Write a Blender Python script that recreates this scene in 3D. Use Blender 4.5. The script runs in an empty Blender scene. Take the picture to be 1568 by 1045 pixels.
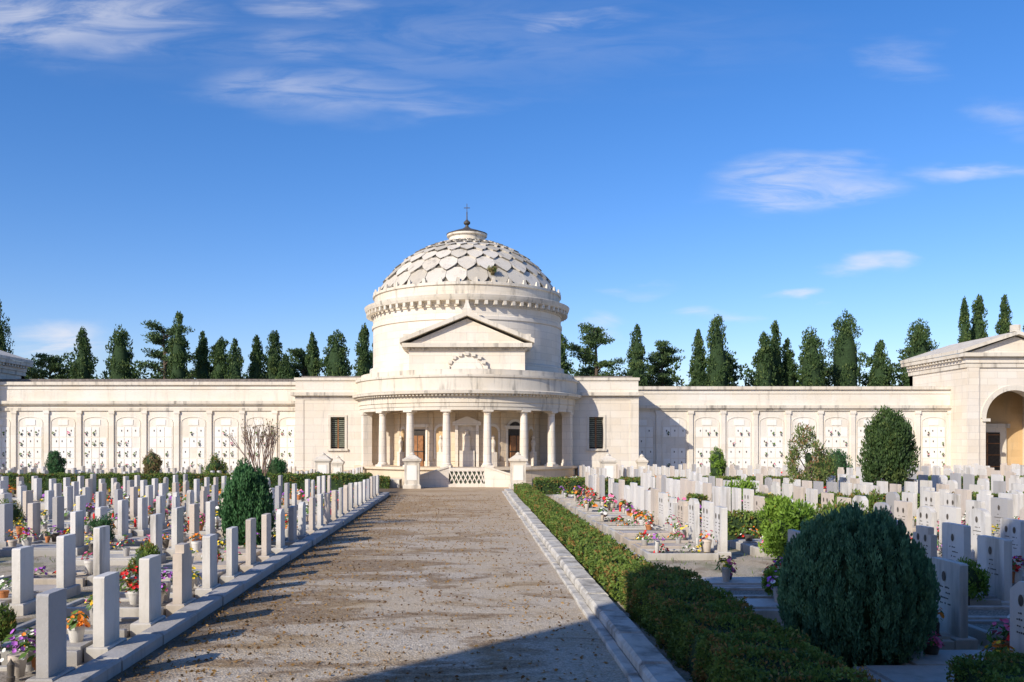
import bpy, math, random
import numpy as np
from mathutils import Vector
R = random.Random(7)
rng = np.random.default_rng(7)
scene = bpy.context.scene
COL = scene.collection
pi = math.pi

# ------------------------------------------------------------------ node helpers
class NT:
    def __init__(s, nt): s.nt = nt
    def n(s, t, **kw):
        nd = s.nt.nodes.new(t)
        for k, v in kw.items(): setattr(nd, k, v)
        return nd
    def l(s, a, b): s.nt.links.new(a, b)
    def setin(s, nd, i, v):
        if hasattr(v, 'is_output') or isinstance(v, bpy.types.NodeSocket): s.l(v, nd.inputs[i])
        elif v is not None: nd.inputs[i].default_value = v
    def math(s, op, a, b=None, c=None, clamp=False):
        nd = s.n('ShaderNodeMath', operation=op, use_clamp=clamp)
        s.setin(nd, 0, a); s.setin(nd, 1, b)
        if c is not None: s.setin(nd, 2, c)
        return nd.outputs[0]
    def vmath(s, op, a, b=None):
        nd = s.n('ShaderNodeVectorMath', operation=op)
        s.setin(nd, 0, a); s.setin(nd, 1, b)
        return nd
    def mix(s, f, a, b, bt='MIX'):
        nd = s.n('ShaderNodeMix', data_type='RGBA', blend_type=bt)
        s.setin(nd, 0, f)
        s.setin(nd, 6, a if not isinstance(a, tuple) else (*a, 1)[:4])
        s.setin(nd, 7, b if not isinstance(b, tuple) else (*b, 1)[:4])
        return nd.outputs[2]
    def noise(s, vec, scale, det=4, rough=.55, dist=0):
        nd = s.n('ShaderNodeTexNoise')
        if vec is not None: s.l(vec, nd.inputs['Vector'])
        nd.inputs['Scale'].default_value = scale; nd.inputs['Detail'].default_value = det
        nd.inputs['Roughness'].default_value = rough; nd.inputs['Distortion'].default_value = dist
        return nd.outputs['Fac']
    def mr(s, v, a, b, c=0, d=1, smooth=True):
        nd = s.n('ShaderNodeMapRange', interpolation_type='SMOOTHSTEP' if smooth else 'LINEAR')
        s.setin(nd, 0, v)
        for i, q in zip((1, 2, 3, 4), (a, b, c, d)): nd.inputs[i].default_value = q
        return nd.outputs[0]
    def mapping(s, vec, sc):
        nd = s.n('ShaderNodeMapping'); s.l(vec, nd.inputs[0]); nd.inputs['Scale'].default_value = sc
        return nd.outputs[0]

def newmat(name):
    m = bpy.data.materials.new(name); m.use_nodes = True
    t = NT(m.node_tree); b = m.node_tree.nodes['Principled BSDF']
    b.inputs['Roughness'].default_value = .8
    b.inputs['Specular IOR Level'].default_value = .25
    return m, t, b

def stone(name, base, bw=1.1, bh=.42, joints=.25, stain=.45, fine=8, rough=.8, bump=.25, foot=0, lo=.50):
    m, t, b = newmat(name)
    tc = t.n('ShaderNodeTexCoord'); ob = tc.outputs['Object']
    n1 = t.noise(ob, .55, 5, .6)
    n2 = t.noise(t.mapping(ob, (1.6, 1.6, .22)), 1.5, 6, .65)
    n3 = t.noise(ob, fine, 5, .7)
    dk = tuple(c*.62 for c in base)
    col = t.mix(t.mr(n1, .35, .7, 0, .6), base, tuple(c*w for c, w in zip(base, (.97, .91, .81))))
    col = t.mix(t.math('MULTIPLY', t.mr(n2, lo, lo+.25), stain), col, (.25, .225, .19))
    col = t.mix(t.math('MULTIPLY', t.mr(n3, .45, .8), .22), col, dk)
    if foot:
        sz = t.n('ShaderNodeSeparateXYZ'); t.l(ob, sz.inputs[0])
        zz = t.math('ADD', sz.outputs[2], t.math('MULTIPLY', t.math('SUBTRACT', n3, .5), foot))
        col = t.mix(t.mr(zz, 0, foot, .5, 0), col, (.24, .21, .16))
    bm = t.n('ShaderNodeBump'); bm.inputs['Strength'].default_value = bump; bm.inputs['Distance'].default_value = .025
    h = n3
    if joints > 0:
        br = t.n('ShaderNodeTexBrick'); t.l(tc.outputs['UV'], br.inputs['Vector'])
        br.inputs['Scale'].default_value = 1; br.inputs['Brick Width'].default_value = bw
        br.inputs['Row Height'].default_value = bh; br.inputs['Mortar Size'].default_value = .014
        br.inputs['Mortar Smooth'].default_value = .3
        br.inputs['Color1'].default_value = (1, 1, 1, 1); br.inputs['Color2'].default_value = (.90, .88, .85, 1)
        br.inputs['Mortar'].default_value = (1-joints*1.6,)*3 + (1,)
        col = t.mix(.8, col, br.outputs['Color'], 'MULTIPLY')
        h = t.math('SUBTRACT', n3, br.outputs['Fac'])
    t.l(h, bm.inputs['Height']); t.l(bm.outputs[0], b.inputs['Normal'])
    t.l(col, b.inputs['Base Color']); b.inputs['Roughness'].default_value = rough
    return m

def plain(name, col, rough=.6, var=.3, scale=6, metal=0):
    m, t, b = newmat(name)
    tc = t.n('ShaderNodeTexCoord')
    n = t.noise(tc.outputs['Object'], scale, 4)
    c = t.mix(t.mr(n, .3, .7), tuple(x*(1-var) for x in col), tuple(min(1, x*(1+var*.6)) for x in col))
    t.l(c, b.inputs['Base Color']); b.inputs['Roughness'].default_value = rough; b.inputs['Metallic'].default_value = metal
    return m

def leafmat(name, a, bcol, c3=None, scale=.6, trans=.25):
    m, t, b = newmat(name)
    tc = t.n('ShaderNodeTexCoord'); g = t.n('ShaderNodeNewGeometry')
    n = t.noise(tc.outputs['Object'], scale, 3)
    f = t.math('ADD', t.math('MULTIPLY', g.outputs['Random Per Island'], .55), t.mr(n, .3, .7, -.1, .5), clamp=True)
    col = t.mix(f, a, bcol)
    if c3 is not None:
        col = t.mix(t.mr(t.math('ADD', t.noise(tc.outputs['Object'], scale*2.3, 3), t.math('MULTIPLY', g.outputs['Random Per Island'], .25)), .68, .8), col, c3)
    t.l(col, b.inputs['Base Color']); b.inputs['Roughness'].default_value = .6
    b.inputs['Specular IOR Level'].default_value = .25
    tr = t.n('ShaderNodeBsdfTranslucent'); t.l(col, tr.inputs[0])
    mx = t.n('ShaderNodeMixShader'); mx.inputs[0].default_value = trans
    t.l(b.outputs[0], mx.inputs[1]); t.l(tr.outputs[0], mx.inputs[2])
    t.l(mx.outputs[0], m.node_tree.nodes['Material Output'].inputs[0])
    return m

# ------------------------------------------------------------------ mesh builder
def empty(name):
    e = bpy.data.objects.new(name, None); COL.objects.link(e); return e

class MB:
    def __init__(s): s.v = []; s.f = []; s.m = []; s.uv = []; s.sm = []
    def face(s, pts, m=0, uv=None, sm=False):
        b = len(s.v); s.v.extend([tuple(p) for p in pts]); s.f.append(tuple(range(b, b+len(pts))))
        s.m.append(m); s.sm.append(sm)
        if uv is None:
            a, q, c = pts[0], pts[1], pts[2]
            ux, uy, uz = q[0]-a[0], q[1]-a[1], q[2]-a[2]; vx, vy, vz = c[0]-a[0], c[1]-a[1], c[2]-a[2]
            nx, ny, nz = uy*vz-uz*vy, uz*vx-ux*vz, ux*vy-uy*vx
            L = math.sqrt(nx*nx+ny*ny+nz*nz) or 1
            if abs(nz)/L > .8: uv = [(p[0], p[1]) for p in pts]
            else:
                h = math.hypot(nx, ny) or 1; tx, ty = -ny/h, nx/h
                if abs(tx) > abs(ty) and tx < 0 or abs(ty) >= abs(tx) and ty < 0: tx, ty = -tx, -ty
                uv = [(p[0]*tx+p[1]*ty, p[2]) for p in pts]
        s.uv.extend(uv)
    def hexa(s, p, m=0):
        for q in ((3, 2, 1, 0), (4, 5, 6, 7), (0, 1, 5, 4), (1, 2, 6, 5), (2, 3, 7, 6), (3, 0, 4, 7)):
            s.face([p[i] for i in q], m)
    def box(s, x0, x1, y0, y1, z0, z1, m=0):
        s.hexa([(x0, y0, z0), (x1, y0, z0), (x1, y1, z0), (x0, y1, z0), (x0, y0, z1), (x1, y0, z1), (x1, y1, z1), (x0, y1, z1)], m)
    def obox(s, cx, cy, z0, z1, sx, sy, ang, m=0, top=1.0):
        c, n = math.cos(ang), math.sin(ang)
        f = lambda x, y, z: (cx+x*c-y*n, cy+x*n+y*c, z)
        P = [f(x*sx/2, y*sy/2, z0) for x, y in ((-1, -1), (1, -1), (1, 1), (-1, 1))] + [f(x*sx/2*top, y*sy/2*top, z1) for x, y in ((-1, -1), (1, -1), (1, 1), (-1, 1))]
        s.hexa(P, m)
    def cbox(s, x0, x1, y0, y1, z0, z1, ch=.02, m=0):
        s.box(x0, x1, y0, y1, z0, z1-ch, m)
        s.hexa([(x0, y0, z1-ch), (x1, y0, z1-ch), (x1, y1, z1-ch), (x0, y1, z1-ch), (x0+ch, y0+ch, z1), (x1-ch, y0+ch, z1), (x1-ch, y1-ch, z1), (x0+ch, y1-ch, z1)], m)
    def lathe(s, prof, cx, cy, a0=-pi, a1=pi, n=96, m=0, sm=True):
        for (r0, z0), (r1, z1) in zip(prof, prof[1:]):
            b = len(s.v); rr = max(r0, r1)
            for i in range(n+1):
                a = a0+(a1-a0)*i/n; sa, ca = math.sin(a), -math.cos(a)
                s.v.append((cx+r0*sa, cy+r0*ca, z0)); s.v.append((cx+r1*sa, cy+r1*ca, z1))
            for i in range(n):
                q = b+2*i
                s.f.append((q, q+2, q+3, q+1)); s.m.append(m); s.sm.append(sm)
                u0 = (a0+(a1-a0)*i/n)*rr; u1 = (a0+(a1-a0)*(i+1)/n)*rr
                hv = abs(z1-z0) < 1e-3
                va, vb = (r0, r1) if hv else (z0, z1)
                s.uv.extend([(u0, va), (u1, va), (u1, vb), (u0, vb)])
    def seg(s, p0, p1, r0, r1, n=6, m=0):
        p0 = Vector(p0); p1 = Vector(p1); d = (p1-p0).normalized()
        a = d.orthogonal().normalized(); b2 = d.cross(a); b = len(s.v)
        for i in range(n):
            t = 2*pi*i/n; o = a*math.cos(t)+b2*math.sin(t)
            s.v.append(tuple(p0+o*r0)); s.v.append(tuple(p1+o*r1))
        for i in range(n):
            j = (i+1) % n
            s.f.append((b+2*i, b+2*j, b+2*j+1, b+2*i+1)); s.m.append(m); s.sm.append(True)
            s.uv.extend([(i/n, 0), ((i+1)/n, 0), ((i+1)/n, 1), (i/n, 1)])
    def build(s, name, mats, parent=None):
        me = bpy.data.meshes.new(name); me.from_pydata(s.v, [], s.f)
        for q in mats: me.materials.append(q)
        me.polygons.foreach_set('material_index', s.m); me.polygons.foreach_set('use_smooth', s.sm)
        ul = me.uv_layers.new(name='UVMap'); ul.data.foreach_set('uv', np.array(s.uv, dtype=np.float32).ravel())
        me.update()
        o = bpy.data.objects.new(name, me); COL.objects.link(o)
        if parent: o.parent = parent
        return o

def leaves(name, P, U, L, W, mat, parent=None):
    P = np.asarray(P, dtype=np.float64); N = len(P)
    L = np.broadcast_to(L, (N,))[:, None]; W = np.broadcast_to(W, (N,))[:, None]
    U = U/np.linalg.norm(U, axis=1, keepdims=True)
    V = np.cross(U, rng.normal(size=(N, 3))); V /= np.linalg.norm(V, axis=1, keepdims=True)+1e-9
    vs = np.stack([P-U*L, P+V*W, P+U*L, P-V*W], axis=1).reshape(-1, 3)
    me = bpy.data.meshes.new(name)
    me.vertices.add(4*N); me.loops.add(4*N); me.polygons.add(N)
    me.vertices.foreach_set('co', vs.ravel().astype(np.float32))
    me.loops.foreach_set('vertex_index', np.arange(4*N, dtype=np.int32))
    me.polygons.foreach_set('loop_start', np.arange(0, 4*N, 4, dtype=np.int32))
    me.polygons.foreach_set('loop_total', np.full(N, 4, dtype=np.int32))
    me.materials.append(mat); me.update(); me.validate()
    o = bpy.data.objects.new(name, me); COL.objects.link(o)
    if parent: o.parent = parent
    return o

def unit(n):
    d = rng.normal(size=(n, 3)); return d/np.linalg.norm(d, axis=1, keepdims=True)

def clump_pts(C, Rr, N, shell=.55, up=.8, out=.6, rnd=.5):
    K = len(C); w = (Rr[:, 0]*Rr[:, 2])**.9; w /= w.sum()
    k = rng.choice(K, N, p=w); d = unit(N)
    P = C[k]+d*Rr[k]*(shell+(1-shell)*rng.random((N, 1)))
    U = d*out+np.array([0, 0, up])+rng.normal(size=(N, 3))*rnd
    return P, U

# ------------------------------------------------------------------ materials
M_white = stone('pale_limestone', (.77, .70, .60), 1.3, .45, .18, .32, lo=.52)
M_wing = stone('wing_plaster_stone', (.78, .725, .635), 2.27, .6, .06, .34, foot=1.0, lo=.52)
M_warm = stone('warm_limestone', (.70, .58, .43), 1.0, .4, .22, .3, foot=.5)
M_trim = stone('cornice_stone', (.71, .65, .55), 1.6, .9, .10, 1.0, fine=5)
M_dome = stone('dome_scale_stone', (.58, .535, .46), 1, 1, 0, .7, fine=3)
M_domeb = plain('dome_joint', (.17, .15, .12), .9)
M_dark = plain('dark_interior', (.05, .042, .035), .6)
M_lattice = plain('lattice_dark', (.10, .12, .085), .3)
M_lead = plain('lead_cap', (.09, .08, .07), .5)
M_wood = plain('door_wood', (.28, .13, .055), .5)
M_tile = plain('roof_tiles', (.20, .17, .15), .8)
M_ochre = stone('ochre_plaster', (.62, .44, .24), 1, .5, .05, .4)
M_bronze = plain('bronze_dark', (.10, .085, .07), .45)
M_bark = plain('bark', (.12, .09, .065), .9, .4, 12)
M_plaque = stone('marble_plaque', (.82, .79, .73), 1, 1, 0, .12)

# ------------------------------------------------------------------ ground
def ground_mat(name, path):
    m, t, b = newmat(name)
    tc = t.n('ShaderNodeTexCoord'); ob = tc.outputs['Object']
    vor = t.n('ShaderNodeTexVoronoi'); t.l(ob, vor.inputs['Vector']); vor.inputs['Scale'].default_value = 34
    wn = t.n('ShaderNodeSeparateColor'); t.l(vor.outputs['Color'], wn.inputs[0])
    peb = wn.outputs[0]
    fine = t.noise(ob, 40, 5, .75)
    med = t.noise(ob, 6, 6, .72)
    if path: col = t.mix(peb, (.40, .335, .26), (.74, .65, .53))
    else: col = t.mix(peb, (.32, .28, .23), (.54, .49, .41))
    col = t.mix(t.mr(t.noise(ob, .5, 4), .35, .65, 0, .5), col, (.58, .46, .31))
    if path:
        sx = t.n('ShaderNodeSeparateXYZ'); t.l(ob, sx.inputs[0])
        pat = t.noise(t.mapping(ob, (.42, .75, 1)), 1.0, 10, .62, 1.0)
        big = t.noise(ob, .2, 3, .5)
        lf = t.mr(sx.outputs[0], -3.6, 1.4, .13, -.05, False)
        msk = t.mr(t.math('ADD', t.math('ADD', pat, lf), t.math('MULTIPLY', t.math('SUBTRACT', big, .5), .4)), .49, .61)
        fm = t.mr(t.math('ADD', t.math('MULTIPLY', fine, .5), t.math('MULTIPLY', med, .5)), .38, .56, .45, 1)
        brown = t.mix(peb, (.12, .065, .028), (.32, .20, .095))
        col = t.mix(t.math('MULTIPLY', t.math('MULTIPLY', msk, fm), .93), col, brown)
        far = t.mr(sx.outputs[1], 14, 40, 0, .62)
        col = t.mix(t.math('MULTIPLY', far, t.mr(med, .3, .6, .5, 1)), col, (.60, .40, .21))
        yel = t.math('MULTIPLY', t.mr(t.noise(t.mapping(ob, (.8, 1, 1)), .9, 6, .7), .45, .66), .35)
        col = t.mix(yel, col, (.50, .33, .14))
        col = t.mix(t.mr(sx.outputs[0], -2.95, -3.55, 0, .75), col, (.08, .06, .045))  # dark strip: shade beside the left curb painted into the path colour
    else:
        g = t.mr(t.noise(ob, .9, 5, .6), .5, .62)
        col = t.mix(t.math('MULTIPLY', g, .6), col, (.15, .17, .06))
        g = t.mr(t.noise(ob, 1.7, 5, .6), .52, .6)
        col = t.mix(t.math('MULTIPLY', g, .5), col, (.18, .12, .07))
    col = t.mix(t.mr(fine, .40, .70, 0, .5), col, (.18, .14, .10))
    bm = t.n('ShaderNodeBump'); bm.inputs['Strength'].default_value = .6; bm.inputs['Distance'].default_value = .02
    t.l(t.math('ADD', t.math('ADD', vor.outputs['Distance'], fine), t.math('MULTIPLY', med, 1.5)), bm.inputs['Height']); t.l(bm.outputs[0], b.inputs['Normal'])
    t.l(col, b.inputs['Base Color']); b.inputs['Roughness'].default_value = .95
    return m
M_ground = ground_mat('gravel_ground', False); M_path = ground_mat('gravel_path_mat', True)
g = MB(); g.face([(-1500, -300, 0), (1500, -300, 0), (1500, 2500, 0), (-1500, 2500, 0)]); g.build('ground', [M_ground])
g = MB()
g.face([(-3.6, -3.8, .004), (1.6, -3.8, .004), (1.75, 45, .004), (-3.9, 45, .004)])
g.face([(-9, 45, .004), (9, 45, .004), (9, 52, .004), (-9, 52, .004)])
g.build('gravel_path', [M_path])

M_curb = stone('curb_stone', (.62, .585, .52), 1, 1, 0, .95, fine=14, bump=.5, lo=.43)
M_curbg = stone('curb_grey', (.44, .42, .40), 1, 1, 0, .9, fine=14, bump=.5)
g = MB(); y = -3.5
while y < 44.6:
    L = 1.45+R.uniform(-.05, .05); dx = R.uniform(-.015, .015); dz = R.uniform(-.01, .01)
    g.cbox(1.62+dx+y*.003, 1.74+dx+y*.003, y, y+L-.015, -.1, .055+dz, .012)
    g.cbox(1.745+dx+y*.003, 2.08+dx+y*.003, y, y+L-.02, -.1, .17+dz, .035)
    y += L
g.build('stone_curb', [M_curb])
g = MB(); y = -3.5
while y < 42:
    L = 1.32+R.uniform(-.05, .05); dx = R.uniform(-.015, .015)
    g.cbox(-3.93+dx, -3.62+dx, y, y+L-.015, -.1, .15+R.uniform(-.008, .008), .025)
    y += L
g.build('stone_curb', [M_curbg])
g = MB(); y = -3
while y < 30:
    g.cbox(3.36, 3.48, y, y+1.38, -.1, .16, .015); y += 1.4
g.build('grave_plot_curb', [M_curb])

# ------------------------------------------------------------------ chapel (rotunda)
chapel = empty('domed_cemetery_chapel')
CY = 59.5; DY = 61.5
def pol(cx, cy, r, a): return cx+r*math.sin(a), cy-r*math.cos(a)
g = MB()
g.lathe([(7.25, 0), (7.25, .12), (7.15, .16), (7.15, .85), (7.3, .9), (7.3, 1.04), (0, 1.04)], 0, CY, -pi/2, pi/2, 96)
g.build('podium', [M_warm], chapel)
g = MB()
g.lathe([(3.9, 4.62), (6.38, 4.62), (6.38, 4.36), (6.96, 4.36), (6.96, 4.56), (7.0, 4.56), (7.0, 4.76), (7.06, 4.8), (7.02, 4.82), (7.02, 5.15), (7.1, 5.2), (7.14, 5.27), (7.42, 5.3), (7.45, 5.45), (7.15, 5.52), (7.15, 6.22), (7.24, 6.26), (7.24, 6.40), (6.85, 6.42), (6.85, 6.72), (6.0, 6.80), (0, 6.9)], 0, CY, -pi/2, pi/2, 120)
g.build('portico_entablature', [M_trim], chapel)
g = MB()
for i in range(96):
    a = -pi/2+pi*(i+.5)/96; x, y = pol(0, CY, 7.19, a); g.obox(x, y, 5.18, 5.285, .12, .18, a)
g.build('portico_dentils', [M_trim], chapel)
g = MB()
for a in (10.2, 30, 49.6):
    for s in (-1, 1):
        t = math.radians(a)*s; x, y = pol(0, CY, 6.68, t)
        g.obox(x, y, 1.04, 1.16, .62, .62, t)
        g.lathe([(.0, 1.16), (.30, 1.16), (.31, 1.22), (.27, 1.27), (.25, 1.3), (.245, 1.5), (.24, 2.4), (.205, 4.05), (.205, 4.1), (.235, 4.12), (.205, 4.14), (.205, 4.18), (.27, 4.25), (.27, 4.26)], x, y, n=28)
        g.obox(x, y, 4.26, 4.36, .6, .6, t)
for s in (-1, 1):
    for a, w in ((70, .55), (84, .6)):
        t = math.radians(a)*s; x, y = pol(0, CY, 6.68, t)
        g.obox(x, y, 1.04, 1.2, w+.08, w+.08, t); g.obox(x, y, 1.2, 4.2, w, w, t); g.obox(x, y, 4.2, 4.36, w+.1, w+.1, t)
    x0, x1 = sorted((4.5*s, 6.9*s)); g.box(x0, x1, 59.2, 59.5, 1.04, 4.62)
g.build('portico_columns', [M_white], chapel)
g = MB()
RI = 4.75
g.lathe([(RI, 1.04), (RI, 4.62)], 0, CY, -pi/2, pi/2, 80)
g.lathe([(RI+.06, 1.04), (RI+.06, 1.35), (RI, 1.37)], 0, CY, -pi/2, pi/2, 80)
g.lathe([(RI, 4.3), (RI+.1, 4.35), (RI+.1, 4.5), (RI, 4.5)], 0, CY, -pi/2, pi/2, 80)
for a in (-62, -50, -27, -10, 10, 27, 50, 62):
    t = math.radians(a); x, y = pol(0, CY, RI, t)
    g.obox(x, y, 1.37, 4.3, .32, .2, t)
def wallpt(a, off, z, r=RI):
    x, y = pol(0, CY, r, a+off/r); return (x, y, z)
def arched(g, a, w, z0, zs, r, m, arch=True):
    pts = [wallpt(a, -w/2, z0, r), wallpt(a, w/2, z0, r)]
    if arch:
        for i in range(9):
            q = pi*i/8; pts.append(wallpt(a, w/2*math.cos(q), zs+w/2*math.sin(q), r))
    else: pts += [wallpt(a, w/2, zs, r), wallpt(a, -w/2, zs, r)]
    g.face(pts, m)
for a, w, z0, zs, m, ar in ((-38, 1.1, 1.05, 3.3, 1, False), (38, 1.15, 1.05, 3.2, 1, True), (-18.5, .75, 1.5, 3.1, 3, True), (18.5, .75, 1.5, 3.1, 3, True), (0, 1.0, 1.1, 3.1, 2, True), (-56, .5, 1.5, 3.1, 3, True), (56, .5, 1.5, 3.1, 3, True)):
    t = math.radians(a)
    arched(g, t, w+.3, z0, zs, RI+.04, 2, ar); arched(g, t, w, z0+.02, zs-.02, RI+.06, m, ar)
    if m == 1:
        for o in (-w/2-.1, w/2+.1):
            x, y, _ = wallpt(t, o, 0); g.obox(x, y, 1.04, zs+.1, .16, .22, t, 2)
        x, y, _ = wallpt(t, 0, 0); g.obox(x, y, zs+.1, zs+.3, w+.6, .3, t, 2)
        x, y, _ = wallpt(t, 0, 0, RI+.1); g.obox(x, y, 1.04, 2.9, w*.8, .08, t, 4)
        g.obox(x, y, 1.9, 1.97, w*.85, .1, t, 1); g.obox(x, y, 1.1, 2.9, .05, .1, t, 1)
    elif m == 3:
        x, y, _ = wallpt(t, 0, 0, RI+.2)
        g.obox(x, y, 1.04, 1.9, .4, .3, t, 2); g.lathe([(.0, 1.9), (.14, 1.9), (.10, 2.1), (.17, 2.45), (.12, 2.62), (.06, 2.68), (.11, 2.8), (.0, 2.95)], x, y, n=12, m=2)
x, y, _ = wallpt(0, 0, 0, RI+.2)
g.obox(x, y, 1.04, 2.0, .9, .45, 0, 2); g.lathe([(0, 2.0), (.26, 2.0), (.2, 2.5), (.24, 2.85), (.1, 3.02), (.14, 3.15), (0, 3.3)], x, y, n=14, m=2)
for o in (-.62, .62): g.obox(o, y-.02, 1.04, 3.5, .18, .2, 0, 2)
g.box(-.85, .85, y-.15, y+.2, 3.5, 3.68, 2)
g.hexa([(-.9, y-.15, 3.68), (.9, y-.15, 3.68), (.9, y+.2, 3.68), (-.9, y+.2, 3.68), (-.02, y-.15, 4.05), (.02, y-.15, 4.05), (.02, y+.2, 4.05), (-.02, y+.2, 4.05)], 2)
g.build('portico_inner_wall', [M_warm, M_dark, M_white, M_ochre, M_wood], chapel)
g = MB()
g.lathe([(6.5, 6.6), (6.5, 7.3), (6.28, 7.4), (6.28, 9.9), (6.36, 9.95), (6.36, 10.15), (6.28, 10.2), (6.28, 10.75)], 0, DY, n=128)
g.build('drum', [M_white], chapel)
g = MB()
g.lathe([(6.28, 10.7), (6.36, 10.72), (6.36, 10.8), (6.42, 11.0), (6.75, 11.06), (6.82, 11.22), (6.86, 11.36), (6.7, 11.42), (6.3, 11.46), (6.2, 11.5), (6.2, 12.02), (6.3, 12.06), (6.3, 12.22), (6.0, 12.3), (5.7, 12.4)], 0, DY, n=128)
for i in range(72):
    a = 2*pi*i/72; x, y = pol(0, DY, 6.52, a); g.obox(x, y, 10.80, 11.055, .2, .42, a)
for i in range(36):
    a = 2*pi*(i+.5)/36; x, y = pol(0, DY, 6.2, a); g.obox(x, y, 12.22, 12.5, .26, .16, a, top=.55)
g.build('drum_cornice', [M_trim], chapel)
g = MB(); RS = 6.71; zc = 16.0-RS
prof = []
for i in range(20):
    ph = math.radians(64-(64-9)*i/19); prof.append(((RS-.05)*math.sin(ph), zc+(RS-.05)*math.cos(ph)))
g.lathe(prof, 0, DY, n=96, m=1)
T0 = math.log(math.tan(math.radians(63.8)/2)); T1 = math.log(math.tan(math.radians(11)/2)); NR = 9; NS = 28
def dp(th, row, lift):
    ph = 2*math.atan(math.exp(T0+(T1-T0)*row/NR)); r = RS+lift
    return (r*math.sin(ph)*math.sin(th), DY-r*math.sin(ph)*math.cos(th), zc+r*math.cos(ph))
shape = [(-.488, 0), (-.488, .70), (-.36, .94), (-.18, 1.14), (0, 1.30), (.18, 1.14), (.36, .94), (.488, .70), (.488, 0)]
for row in range(NR, 0, -1):
    for k in range(NS):
        th = 2*pi*(k+.5*(row % 2))/NS; j = R.uniform(-.015, .015); mm = R.choice((0, 0, 2, 2, 3))
        top = []; bot = []
        for a, b in shape:
            rr = max(row-b, -.12)
            f = rr/NR
            lf = (.0+.14*b/1.32)*(1-.5*f)+j
            top.append(dp(th+a*2*pi/NS, rr, lf)); bot.append(dp(th+a*2*pi/NS, rr, lf-.11))
        g.face(top, mm, sm=False)
        for i in range(len(shape)-1): g.face([top[i], bot[i], bot[i+1], top[i+1]], 1 if R.random() < .6 else mm)
g.build('dome', [M_dome, M_domeb, stone('dome_scale_light', (.65, .60, .52), 1, 1, 0, .6, fine=3), stone('dome_scale_dark', (.48, .44, .37), 1, 1, 0, .8, fine=3)], chapel)
g = MB()
g.lathe([(1.5, 15.65), (1.45, 15.85), (1.2, 15.95), (1.2, 16.25), (1.35, 16.3), (1.35, 16.42)], 0, DY, n=48)
g.lathe([(1.36, 16.42), (1.38, 16.48), (.9, 16.66), (.3, 16.86), (.12, 17.0), (.1, 17.1), (.22, 17.2), (.22, 17.32), (.1, 17.42), (.04, 17.5), (.035, 18.0), (0, 18.0)], 0, DY, n=32, m=1)
g.box(-.02, .02, DY-.03, DY+.03, 18.0, 18.55, 1); g.box(-.2, .2, DY-.028, DY+.028, 18.25, 18.29, 1)
g.build('lantern_and_cross', [M_trim, M_lead], chapel)
g = MB(); py0 = 54.2
g.box(-3.45, 3.45, py0+.15, 57.5, 6.5, 7.95)
g.box(-3.6, 3.6, py0+.05, 57.5, 6.4, 6.72, 1)
g.box(-3.55, 3.55, py0+.08, 57.5, 7.95, 8.12, 1)
g.box(-3.85, 3.85, py0-.25, 57.4, 8.12, 8.36, 1)
for i in range(34): g.box(-3.5+i*.21, -3.38+i*.21, py0-.02, py0+.08, 7.98, 8.1, 1)
g.face([(-3.5, py0+.12, 8.36), (3.5, py0+.12, 8.36), (0, py0+.12, 9.85)], 0)
for s in (-1, 1):
    a = (3.98*s, 8.36); b2 = (0, 9.98); th = .26
    P = []
    for z in (0, th):
        P += [(a[0], py0-.32, a[1]+z), (b2[0], py0-.32, b2[1]+z), (b2[0], 57.6, b2[1]+z), (a[0], 57.6, a[1]+z)]
    g.hexa(P, 1)
    g.box(3.55*s-.22, 3.55*s+.22, py0-.2, py0+.3, 8.63, 8.9, 1)
g.obox(0, py0, 10.15, 10.4, .55, .5, 0, 1); g.obox(0, py0, 10.4, 10.85, .45, .4, 0, 1, .3)
for r, yy in ((1.25, .02), (.95, -.06), (.6, -.14)):
    pts = [(r*math.cos(pi*i/16), py0+yy, 6.72+r*.85*math.sin(pi*i/16)) for i in range(17)]
    g.face(pts, 0)
    for i in range(16): g.face([pts[i], pts[i+1], (pts[i+1][0], py0+.2, pts[i+1][2]), (pts[i][0], py0+.2, pts[i][2])], 1)
for i in range(9):
    a = pi*(i+.5)/9; g.obox(1.15*math.cos(a), py0-.05, 6.65+1.0*math.sin(a), 6.85+1.0*math.sin(a), .22, .2, 0, 1)
g.build('pediment', [M_white, M_trim], chapel)

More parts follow.
